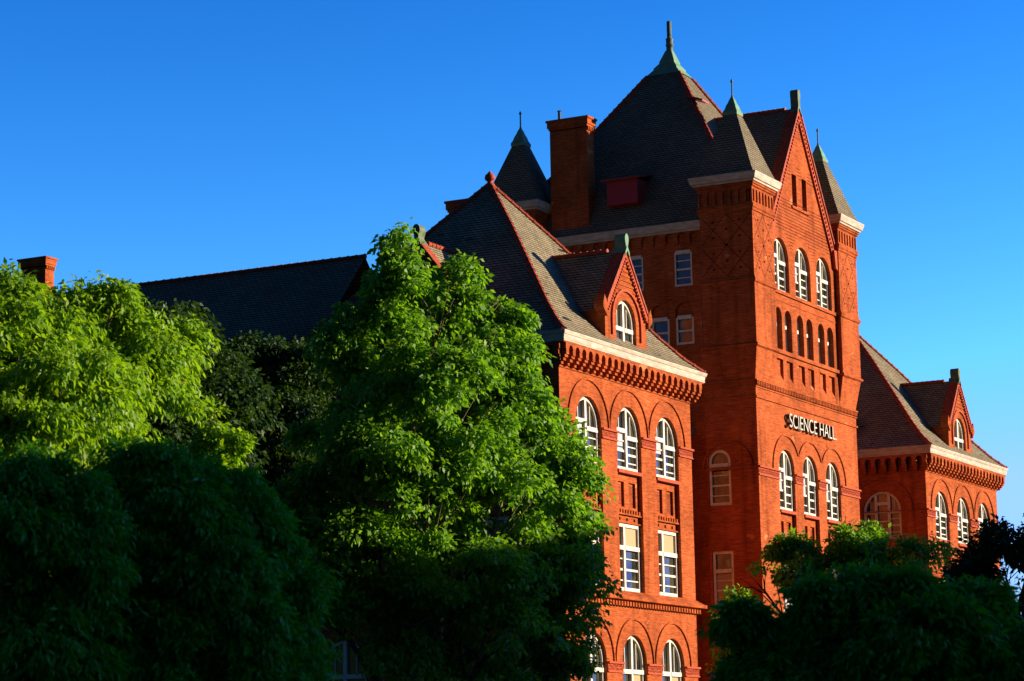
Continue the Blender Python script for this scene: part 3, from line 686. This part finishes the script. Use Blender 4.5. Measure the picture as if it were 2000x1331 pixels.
# chimneys
def chimney(x0, x1, y0, y1, z0, z1, pipe=False):
    m = MB(); m.box(x0, x1, y0, y1, z0, z1-.5)
    m.ring(x0, x1, y0, y1, [(0, z1-.55), (0, z1-.5), (.05, z1-.48), (.05, z1-.4), (.10, z1-.38), (.10, z1-.12), (.15, z1-.10), (.15, z1)])
    m.box(x0-.14, x1+.14, y0-.14, y1+.14, z1-.05, z1-.002)
    Fz = Fr('F', y0); dentils(m, Fz, x0-.04, x1+.04, z1-.68, z1-.48, 0, .09, .14, .5)
    o = m.make('chimney', BRICK, hall)
    if pipe:
        q = MB(); q.tube([(x0+.4, y1-.35, z1-.1), (x0+.4, y1-.35, z1+.52), (x0+.4, y1-.35, z1+.56)], [.08, .08, .12], 8); q.make('flue_pipe', IRON, o)
chimney(109.0, 109.75, 53.05, 55.05, 26.9, 32.95, True)
chimney(110.1, 110.85, 86.5, 88.2, 22, 29.95)
plain_wing(105, 118, 80, 96, 20.5, 25.5, 'Y')
chimney(96.2, 97.2, 52.2, 53.6, 20, 26.35)
# letters
cu = bpy.data.curves.new('lettering', 'FONT'); cu.body = 'SCIENCE HALL.'; cu.size = 1; cu.extrude = .11; cu.offset = -.010
tmp = bpy.data.objects.new('tmp', cu); COL.objects.link(tmp); bpy.context.view_layer.update()
me = bpy.data.meshes.new_from_object(tmp.evaluated_get(bpy.context.evaluated_depsgraph_get())); bpy.data.objects.remove(tmp)
xs = [v.co.x for v in me.vertices]; ys = [v.co.y for v in me.vertices]
sx = 6.1/(max(xs)-min(xs)); sy = .64/(max(ys)-min(ys)); X_, Y_ = min(xs), min(ys)
for v in me.vertices:
    x, y, z = v.co; v.co = (111.88+(x-X_)*sx-115, TY0-.13-z*.9-51, 17.42+(y-Y_)*sy)
me.materials.append(LETTER); me.materials.append(IRON)  # black sides also stand in for the shadow beside each letter
for p in me.polygons: p.material_index = 0 if abs(p.normal.z) > .7 or abs(p.normal.y) > .7 and p.area > 0 and all(abs(me.vertices[i].co.y-me.vertices[p.vertices[0]].co.y) < .01 for i in p.vertices) else 1
o = bpy.data.objects.new('lettering', me); COL.objects.link(o); o.parent = hall
# linking ranges and rear wing
plain_wing(88.0, 99.2, 56.3, 82, 17.2, 23.75, 'Y')
plain_wing(99.77, 109.0, 48.3, 57, 17.2, 18.6, 'X'); plain_wing(120.9, 130.25, 48.4, 57, 17.2, 18.6, 'X')
Lw = Fr('L', 88.0)
for yy in (60.0, 64.0, 68.0, 72.0, 76.0):
    for a, z in ((12.6, 15.2), (8.0, 10.6), (3.4, 6.0)): window(Lw, yy, .8, a, z, False, .01, (0,), 4, (.6, .6))

# ------------------------------------------------------------------ ground, unseen hillside and block added for their shade
g = MB(); n = 24
for i in range(n):
    for j in range(n):
        pass
g.add([(-1500, -1500, 0), (1500, -1500, 0), (1500, 1500, 0), (-1500, 1500, 0)], [(0, 1, 2, 3)])
go = g.make('lawn', GRASS); go['kind'] = 'structure'; go['label'] = 'grass lawn under the trees in front of the hall'; del go['base']
hm = MB(); hv = []  # unseen rise, added to keep low sky light off the shaded walls
for i in range(61):
    az = R(62+i*3.2)
    for j, (rr, hh) in enumerate(((120, 0), (150, 20), (190, 42), (240, 52), (330, 45), (480, -2))):
        h_ = hh*(.75+.25*math.sin(i*.37)+.1*math.sin(i*1.1+j)) * min(1, i/6, (60-i)/8)
        hv.append((rr*math.cos(az)+30, rr*math.sin(az)+20, h_-.3))
hm.add(hv, [(i*6+j, i*6+j+1, (i+1)*6+j+1, (i+1)*6+j) for i in range(60) for j in range(5)])
HILLM = mottled('shade_hillside', (.008, .022, .006), (.014, .034, .009), .2, .95)
ho = hm.make('shade_hills', HILLM, None, True); ho['kind'] = 'structure'; ho['label'] = 'unseen dark hillside added to block low sky light'
def uv2(t, u): return (t*.615+u*.788, -t*.788+u*.615)
blk = thing('shade_block', 'unseen long brick block added to cast shade on the trees', 'building', (*uv2(64, 50), 0))
m = MB(); q = [uv2(60, 4), uv2(60, 87), uv2(72, 87), uv2(72, 4)]; H = 17.8
for (ua, ub, hh) in ((4, 86, H), (86, 92, H-1.4)):  # unseen block, height stepped to set the shadow edge on the crowns
    q = [uv2(60, ua), uv2(60, ub), uv2(72, ub), uv2(72, ua)]
    m.add([(x, y, 0) for x, y in q]+[(x, y, hh) for x, y in q], [(0, 1, 5, 4), (1, 2, 6, 5), (2, 3, 7, 6), (3, 0, 4, 7), (4, 5, 6, 7)])
m.make('wall', BRICK, blk)
m = MB(); ww = MB()
for k in range(24):
    for z in (2, 6.5, 11, 15):
        a = uv2(59.95, 6+k*3.3); b = uv2(59.95, 7.4+k*3.3); m.add([(*a, z), (*b, z), (*b, z+2.2), (*a, z+2.2)], [(0, 1, 2, 3)])
p_ = m.make('window_glass', GLASS, blk); p_['kind'] = 'stuff'
m = MB()
q = [uv2(59.6, 3.6), uv2(59.6, 86), uv2(72.4, 86), uv2(72.4, 3.6)]
m.add([(x, y, H) for x, y in q]+[(x, y, H+.4) for x, y in q], [(0, 1, 5, 4), (1, 2, 6, 5), (2, 3, 7, 6), (3, 0, 4, 7), (4, 5, 6, 7)]); m.make('parapet', STONE, blk)

# ------------------------------------------------------------------ trees
def leaves(name, lobes, tufts, per, ls, m, parent, seed, droop=.6, tr=.34, narrow=.55, fill=.16, cr=.7, cl=22):
    """foliage: lobes carry clumps, clumps carry tufts, tufts carry leaf blades"""
    rg = np.random.default_rng(seed)
    lob = np.array(lobes, float); area = (lob[:, 3]*lob[:, 4]+lob[:, 4]*lob[:, 5]+lob[:, 3]*lob[:, 5]); pr = area**.75; pr /= pr.sum()
    K = tufts//cl
    li = rg.choice(len(lob), K, p=pr); d = rg.normal(size=(K, 3)); d /= np.linalg.norm(d, axis=1)[:, None]
    rad = np.where(rg.random(K) < fill, rg.uniform(.2, .6, K), rg.uniform(.42, .98, K))
    kc = lob[li, :3]+d*rad[:, None]*lob[li, 3:6]
    keep = np.ones(K, bool)
    for k in range(len(lob)):
        q = (((kc-lob[k, :3])/lob[k, 3:6])**2).sum(1); keep &= ~((q < .35) & (rg.random(K) < .8))
    kc = kc[keep]; d = d[keep]; K = len(kc)
    c = np.repeat(kc, cl, 0); ks = np.repeat(rg.uniform(.5, 1.35, K), cl)[:, None]
    o = rg.normal(size=(K*cl, 3)); o /= np.linalg.norm(o, axis=1)[:, None]; o = o*np.repeat(np.full(K, cr), cl)[:, None]*ks*(rg.random(K*cl)**.4)[:, None]
    o[:, 2] = np.abs(o[:, 2])*.62-(o[:, 0]**2+o[:, 1]**2)/cr*.6
    c = c+o; dn = o+np.repeat(d, cl, 0)*cr*.6; d = dn/(np.linalg.norm(dn, axis=1)[:, None]+1e-9)
    T = len(c); N = T*per
    cc = np.repeat(c, per, 0); dd = np.repeat(d, per, 0)
    o = rg.normal(size=(N, 3)); o /= np.linalg.norm(o, axis=1)[:, None]; o *= (rg.random(N)**.45)[:, None]*tr*np.array([1, 1, .75])
    sz = np.repeat(rg.uniform(.7, 1.3, T), per)[:, None]
    pos = cc+o*sz; pos[:, 2] -= (np.hypot(o[:, 0], o[:, 1])**2)*1.2*droop/tr*.5
    out = o+dd*.25; out /= np.linalg.norm(out, axis=1)[:, None]+1e-9
    ax = out*(1-droop*.6)+rg.normal(size=(N, 3))*.35; ax[:, 2] -= droop; ax /= np.linalg.norm(ax, axis=1)[:, None]
    nrm = out*.7+rg.normal(size=(N, 3))*.55; nrm[:, 2] += .45
    sd_ = np.cross(ax, nrm); sd_ /= np.linalg.norm(sd_, axis=1)[:, None]+1e-9; nn = np.cross(sd_, ax)
    L_ = (ls*rg.uniform(.65, 1.3, N))[:, None]; W = L_*narrow*.5
    v0 = pos; v1 = pos+ax*L_*.45+sd_*W+nn*L_*.10; v2 = pos+ax*L_; v3 = pos+ax*L_*.45-sd_*W+nn*L_*.10
    V = np.stack([v0, v1, v2, v3], 1).reshape(-1, 3)-np.array(parent_base(parent))
    me = bpy.data.meshes.new(name); me.vertices.add(4*N); me.vertices.foreach_set('co', V.astype(np.float32).ravel())
    me.loops.add(4*N); me.loops.foreach_set('vertex_index', np.arange(4*N, dtype=np.int32))
    me.polygons.add(N); me.polygons.foreach_set('loop_start', np.arange(0, 4*N, 4, dtype=np.int32)); me.polygons.foreach_set('loop_total', np.full(N, 4, dtype=np.int32))
    me.update(calc_edges=True); me.materials.append(m)
    o_ = bpy.data.objects.new(name, me); COL.objects.link(o_); o_.parent = parent; o_['base'] = parent_base(parent)
    return o_
def tree(label, pos, lobes, tufts, per, ls, m, seed, bark=BARK, trunk_r=.25, twigs=2, name='broadleaf_tree', **k):
    """lobes: (lateral, height, depth, rx, rz, [ry]) in metres from the trunk foot, lateral across the view"""
    px, py = pos; az = math.atan2(py, px); la = np.array([math.sin(az), -math.cos(az), 0]); de = np.array([math.cos(az), math.sin(az), 0])
    t = thing(name, label, 'tree', (px, py, 0)); rnd = random.Random(seed)
    P0 = np.array([px, py, 0.]); LB = []
    for l in lobes:
        a, h, d_, rx, rz = l[:5]; ry = l[5] if len(l) > 5 else rx
        c = P0+la*a+de*d_+np.array([0, 0, h]); LB.append((c[0], c[1], c[2], (rx+ry)/2, (rx+ry)/2, rz))
    tb = MB(); htop = max(l[2] for l in LB); base = Vector((px, py, 0))
    tl = max(LB, key=lambda q: q[2]); tp_ = Vector((tl[0]-px, tl[1]-py, 0))
    n = 9; spine = [base+tp_*max(0, i/(n-1)-.35)/.65+Vector((math.sin(i*1.3+seed)*.12*i*.3, math.cos(i*1.7+seed)*.12*i*.3, htop*i/(n-1))) for i in range(n)]
    tb.tube(spine, [trunk_r*(1-.9*i/(n-1))+.02 for i in range(n)], 8)
    for (x, y, z, rx, ry, rz) in LB:
        s0 = min(n-2, max(1, int((z-rz*.9-abs(math.hypot(x-px, y-py))*.6)/htop*(n-1)))); p = spine[s0]
        e = Vector((x, y, z)); mid = p.lerp(e, .5)+Vector((0, 0, -.15*(e-p).length*.5)); r0 = trunk_r*(1-.9*s0/(n-1))*.55+.02
        tb.tube([p, p.lerp(mid, .6), mid.lerp(e, .3), e], [r0, r0*.75, r0*.5, r0*.25], 6)
        for q in range(twigs*3):
            a_ = rnd.uniform(0, 6.28); b_ = rnd.uniform(-.4, 1); e2 = Vector((x+rx*.85*math.cos(a_)*math.cos(b_), y+ry*.85*math.sin(a_)*math.cos(b_), z+rz*.85*math.sin(b_)))
            st = mid.lerp(e, rnd.uniform(.2, .9)); tb.tube([st, st.lerp(e2, .5)+Vector((0, 0, .1)), e2], [r0*.3, r0*.2, .01], 5)
    tb.make('trunk', bark, t, True)
    leaves('crown', LB, tufts, per, ls, m, t, seed, **k)
    return t
tree('tall sunlit yellow-green tree in front of the far left chimney', (40.92, 32.08), [(-0.32,10.08,-2.09,1.09,0.71),(0.98,10.63,-0.29,1.13,0.72),(-1.07,9.49,-2.71,1.08,0.98),(0.18,9.08,-2.9,1.27,0.97),(1.86,10.37,-0.15,0.77,0.57),(2.16,9.66,-0.23,0.72,0.64),(1.21,8.97,-1.7,0.9,0.65),(-0.48,8.15,-3.24,1.06,0.73),(0.87,8.26,-1.76,0.9,0.6),(-1.48,10.3,-2.03,0.79,0.59),(0.82,11.04,-0.9,0.56,0.39),(-0.67,10.98,-1.36,0.45,0.3),(0.17,10.73,-1.3,0.44,0.3),(1.28,10.98,-0.66,0.36,0.35),(2.68,10.6,0.94,0.4,0.4),(-1.61,8.54,-3.19,0.87,0.87),(-0.28,6.89,-0.59,2.04,1.43),(-0.26,4.39,-0.58,1.63,1.33)], 5200, 28, 0.165, LEAF_Y, 11, droop=.75, tr=.30, narrow=.42, cr=.62, trunk_r=.3)
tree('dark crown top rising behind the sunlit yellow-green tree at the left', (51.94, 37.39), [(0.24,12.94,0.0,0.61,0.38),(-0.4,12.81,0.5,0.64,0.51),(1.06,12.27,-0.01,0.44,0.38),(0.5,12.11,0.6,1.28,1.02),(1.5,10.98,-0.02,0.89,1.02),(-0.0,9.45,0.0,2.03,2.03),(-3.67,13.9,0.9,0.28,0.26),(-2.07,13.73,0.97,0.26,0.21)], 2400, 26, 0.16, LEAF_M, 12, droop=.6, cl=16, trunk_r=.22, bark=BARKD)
tree('tall pyramidal maple with bright green upper leaves standing before the left end of the hall', (69.62, 39.41), [(-0.85,17.7,-2.48,0.25,0.46),(-0.88,17.18,-2.5,0.43,0.55),(-1.2,16.35,-2.69,0.61,0.61),(2.13,15.75,-0.5,0.69,0.63),(1.68,15.95,-0.76,0.63,0.57),(2.45,15.09,-0.51,0.57,0.69),(2.78,13.5,-0.32,0.63,0.79),(0.87,16.62,-1.13,0.53,0.53),(-0.86,16.23,-2.48,0.92,0.92),(-1.53,15.15,-2.39,1.15,0.92),(0.06,15.6,-2.4,1.08,1.08),(0.95,16.82,-1.39,0.44,0.56),(0.93,15.61,-1.39,0.78,0.94),(1.42,14.59,-1.69,1.09,0.93),(2.12,15.39,-0.7,0.66,0.66),(2.16,14.42,-0.67,0.79,0.94),(-0.91,13.63,-3.9,1.66,1.36),(-2.33,13.58,-2.39,0.95,1.39),(-2.76,14.73,-3.09,0.46,0.46),(0.33,12.75,-3.51,1.82,1.37),(2.17,12.9,-1.14,1.25,1.1),(3.37,12.07,-0.07,0.95,0.95),(1.23,11.23,-3.15,2.13,1.22),(-1.35,11.43,-4.37,1.95,1.35),(3.66,10.78,-0.08,1.11,1.11),(4.11,9.65,-0.11,0.95,0.95),(1.98,9.71,-2.89,1.99,1.22),(-0.32,9.34,-3.9,1.81,1.21),(-2.58,10.13,-3.97,1.36,1.21),(-3.08,11.86,-2.47,0.85,1.08),(-2.29,8.45,-3.97,1.51,1.21),(4.3,10.93,-0.12,0.51,0.57),(3.26,8.34,-0.67,1.42,1.26),(4.56,8.68,-0.13,0.67,0.95),(0.71,7.84,-3.43,2.28,1.37),(3.73,6.8,-0.09,1.19,1.43),(1.46,5.78,-2.37,2.46,1.85),(-1.42,6.35,-3.77,1.97,1.81),(3.85,5.07,-0.09,0.95,1.11),(-3.51,8.79,-3.77,0.91,1.06),(-4.42,9.43,-3.59,0.76,0.76),(-3.23,6.7,-3.47,1.22,1.52)], 9600, 22, 0.19, LEAF_G, 21, droop=.65, tr=.34, narrow=.62, cr=.8, trunk_r=.34)
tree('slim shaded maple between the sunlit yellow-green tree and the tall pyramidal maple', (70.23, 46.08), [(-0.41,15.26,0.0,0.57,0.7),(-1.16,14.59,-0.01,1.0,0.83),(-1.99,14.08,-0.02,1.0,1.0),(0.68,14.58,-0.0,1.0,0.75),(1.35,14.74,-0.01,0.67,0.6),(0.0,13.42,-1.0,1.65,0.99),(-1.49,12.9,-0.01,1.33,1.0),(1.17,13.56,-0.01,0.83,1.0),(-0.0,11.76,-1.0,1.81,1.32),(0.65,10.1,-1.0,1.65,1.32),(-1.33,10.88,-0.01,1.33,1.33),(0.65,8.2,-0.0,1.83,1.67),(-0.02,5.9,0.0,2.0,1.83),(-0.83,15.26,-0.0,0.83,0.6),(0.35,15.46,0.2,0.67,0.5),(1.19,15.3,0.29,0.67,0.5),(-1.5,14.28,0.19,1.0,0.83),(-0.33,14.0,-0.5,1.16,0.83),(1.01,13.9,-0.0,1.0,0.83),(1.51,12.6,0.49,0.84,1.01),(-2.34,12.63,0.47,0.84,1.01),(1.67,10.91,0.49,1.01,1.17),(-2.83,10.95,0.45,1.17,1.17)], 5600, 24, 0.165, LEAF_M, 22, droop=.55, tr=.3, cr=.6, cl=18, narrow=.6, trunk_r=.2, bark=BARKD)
tree('small sunlit young tree with loose pale sprigs beside the dark green foliage', (47.89, 32.72), [(-0.12,9.63,-0.0,0.18,0.35),(0.11,9.17,-0.0,0.35,0.4),(-0.23,8.96,0.2,0.4,0.46),(0.34,8.93,-0.0,0.23,0.4),(-0.06,8.47,-0.0,0.28,0.23)], 300, 26, 0.15, LEAF_Y, 23, droop=.4, tr=.2, cr=.3, cl=8, trunk_r=.08)
tree('near drooping deep green tree in shadow at the bottom left corner', (23.5, 18.65), [(0.01,4.96,-0.0,0.65,0.33),(0.59,4.9,-0.01,0.36,0.27),(-0.56,4.76,-0.01,0.54,0.39),(0.53,4.49,-0.31,0.53,0.38),(-0.15,4.37,-0.4,0.65,0.47),(0.47,3.89,-0.51,0.64,0.47),(-0.32,3.65,-0.0,0.6,0.54),(0.2,3.15,-0.6,0.76,0.58),(-0.48,2.84,-0.01,0.54,0.54)], 5000, 24, 0.11, LEAF_D, 31, droop=.7, tr=.15, narrow=.30, cl=16, cr=.30, trunk_r=.18, bark=BARKD)
tree('near drooping deep green tree in shadow right of the bottom left corner tree', (25.37, 17.82), [(-0.48,5.32,-0.01,0.46,0.25),(-0.06,5.2,-0.0,0.46,0.25),(0.43,4.92,-0.01,0.46,0.37),(-0.18,4.76,-0.4,0.67,0.49),(0.73,4.61,-0.01,0.37,0.37),(0.67,5.07,-0.01,0.27,0.18),(1.1,4.55,0.08,0.31,0.25),(1.41,3.88,0.17,0.22,0.25),(-0.73,4.88,0.19,0.43,0.5),(0.24,4.08,-0.5,0.73,0.48),(0.92,3.93,-0.02,0.37,0.37),(-0.65,3.99,-0.21,0.61,0.49),(1.22,3.44,-0.03,0.34,0.31),(0.54,3.42,-0.51,0.67,0.48),(-0.35,3.25,-0.61,0.78,0.54),(0.84,2.88,-0.41,0.61,0.49),(1.4,3.13,-0.03,0.25,0.31),(-0.05,2.54,-0.5,0.85,0.54)], 6400, 24, 0.11, LEAF_D, 32, droop=.7, tr=.15, narrow=.30, cl=16, cr=.30, trunk_r=.18, bark=BARKD)
tree('maple before the tower with a sunlit top sprig and dark gappy lower crown', (90.57, 34.72), [(0.86,10.66,-0.0,0.54,0.46),(0.36,10.14,0.0,0.65,0.46),(1.78,9.98,-0.01,0.65,0.42),(1.09,9.6,-0.5,1.15,0.57),(-0.52,9.5,0.0,0.96,0.58),(-1.18,9.61,-0.0,0.54,0.46),(-1.48,9.05,-0.01,0.77,0.69),(-2.45,8.5,-0.03,0.85,0.65),(2.7,9.59,-0.03,0.96,0.5),(4.01,9.45,-0.08,0.96,0.46),(0.21,8.56,-0.8,1.72,0.95),(-3.06,7.78,0.35,0.58,0.46),(2.65,8.36,-0.03,1.73,1.15),(-2.14,6.99,0.28,0.96,0.58),(-3.09,6.61,-0.05,0.77,0.69),(-0.24,6.7,-0.6,1.91,1.15),(-1.06,5.24,-0.0,2.12,1.15),(2.0,6.3,-0.02,2.12,1.73),(-3.14,5.1,-0.05,0.77,0.77)], 3200, 26, 0.19, LEAF_G, 41, droop=.55, tr=.38, narrow=.62, trunk_r=.25, bark=BARKD)
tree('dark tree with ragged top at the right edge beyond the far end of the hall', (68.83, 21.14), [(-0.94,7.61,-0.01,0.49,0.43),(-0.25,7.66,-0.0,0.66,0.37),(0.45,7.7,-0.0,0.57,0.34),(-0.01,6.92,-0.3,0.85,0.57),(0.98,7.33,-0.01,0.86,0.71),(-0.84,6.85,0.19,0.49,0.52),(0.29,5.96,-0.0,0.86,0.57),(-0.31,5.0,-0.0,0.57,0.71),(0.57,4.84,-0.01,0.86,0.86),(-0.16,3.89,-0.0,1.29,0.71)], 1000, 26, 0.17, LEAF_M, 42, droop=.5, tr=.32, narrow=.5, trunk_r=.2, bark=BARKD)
tree('near dark drooping tree in deep shadow filling the bottom right corner', (28.22, 10.19), [(-1.58,3.36,0.26,0.18,0.16),(-1.65,2.94,0.25,0.18,0.2),(1.16,3.46,0.27,0.26,0.18),(1.49,3.1,0.26,0.3,0.24),(-0.71,3.55,-0.01,0.36,0.18),(-0.18,3.64,0.2,0.36,0.22),(0.34,3.58,-0.01,0.42,0.2),(-0.9,3.21,-0.02,0.36,0.3),(0.81,3.47,0.29,0.36,0.22),(0.5,3.15,-0.31,0.59,0.35),(-0.26,3.06,-0.3,0.65,0.41),(-1.09,2.77,-0.02,0.36,0.36),(-1.38,3.02,0.17,0.2,0.18),(-1.54,2.7,0.16,0.23,0.26),(-0.74,2.55,-0.31,0.65,0.41),(0.24,2.64,-0.4,0.7,0.47),(0.95,2.98,-0.02,0.36,0.36),(-1.45,2.34,-0.04,0.36,0.3),(0.8,2.34,-0.21,0.65,0.41),(1.39,2.57,-0.04,0.42,0.36),(-0.17,2.25,-0.3,0.82,0.35)], 5600, 22, 0.12, LEAF_D, 43, droop=.6, tr=.15, narrow=.36, cl=16, cr=.28, trunk_r=.16, bark=BARKD)
for o in bpy.data.objects:
    if "base" in o: del o["base"]
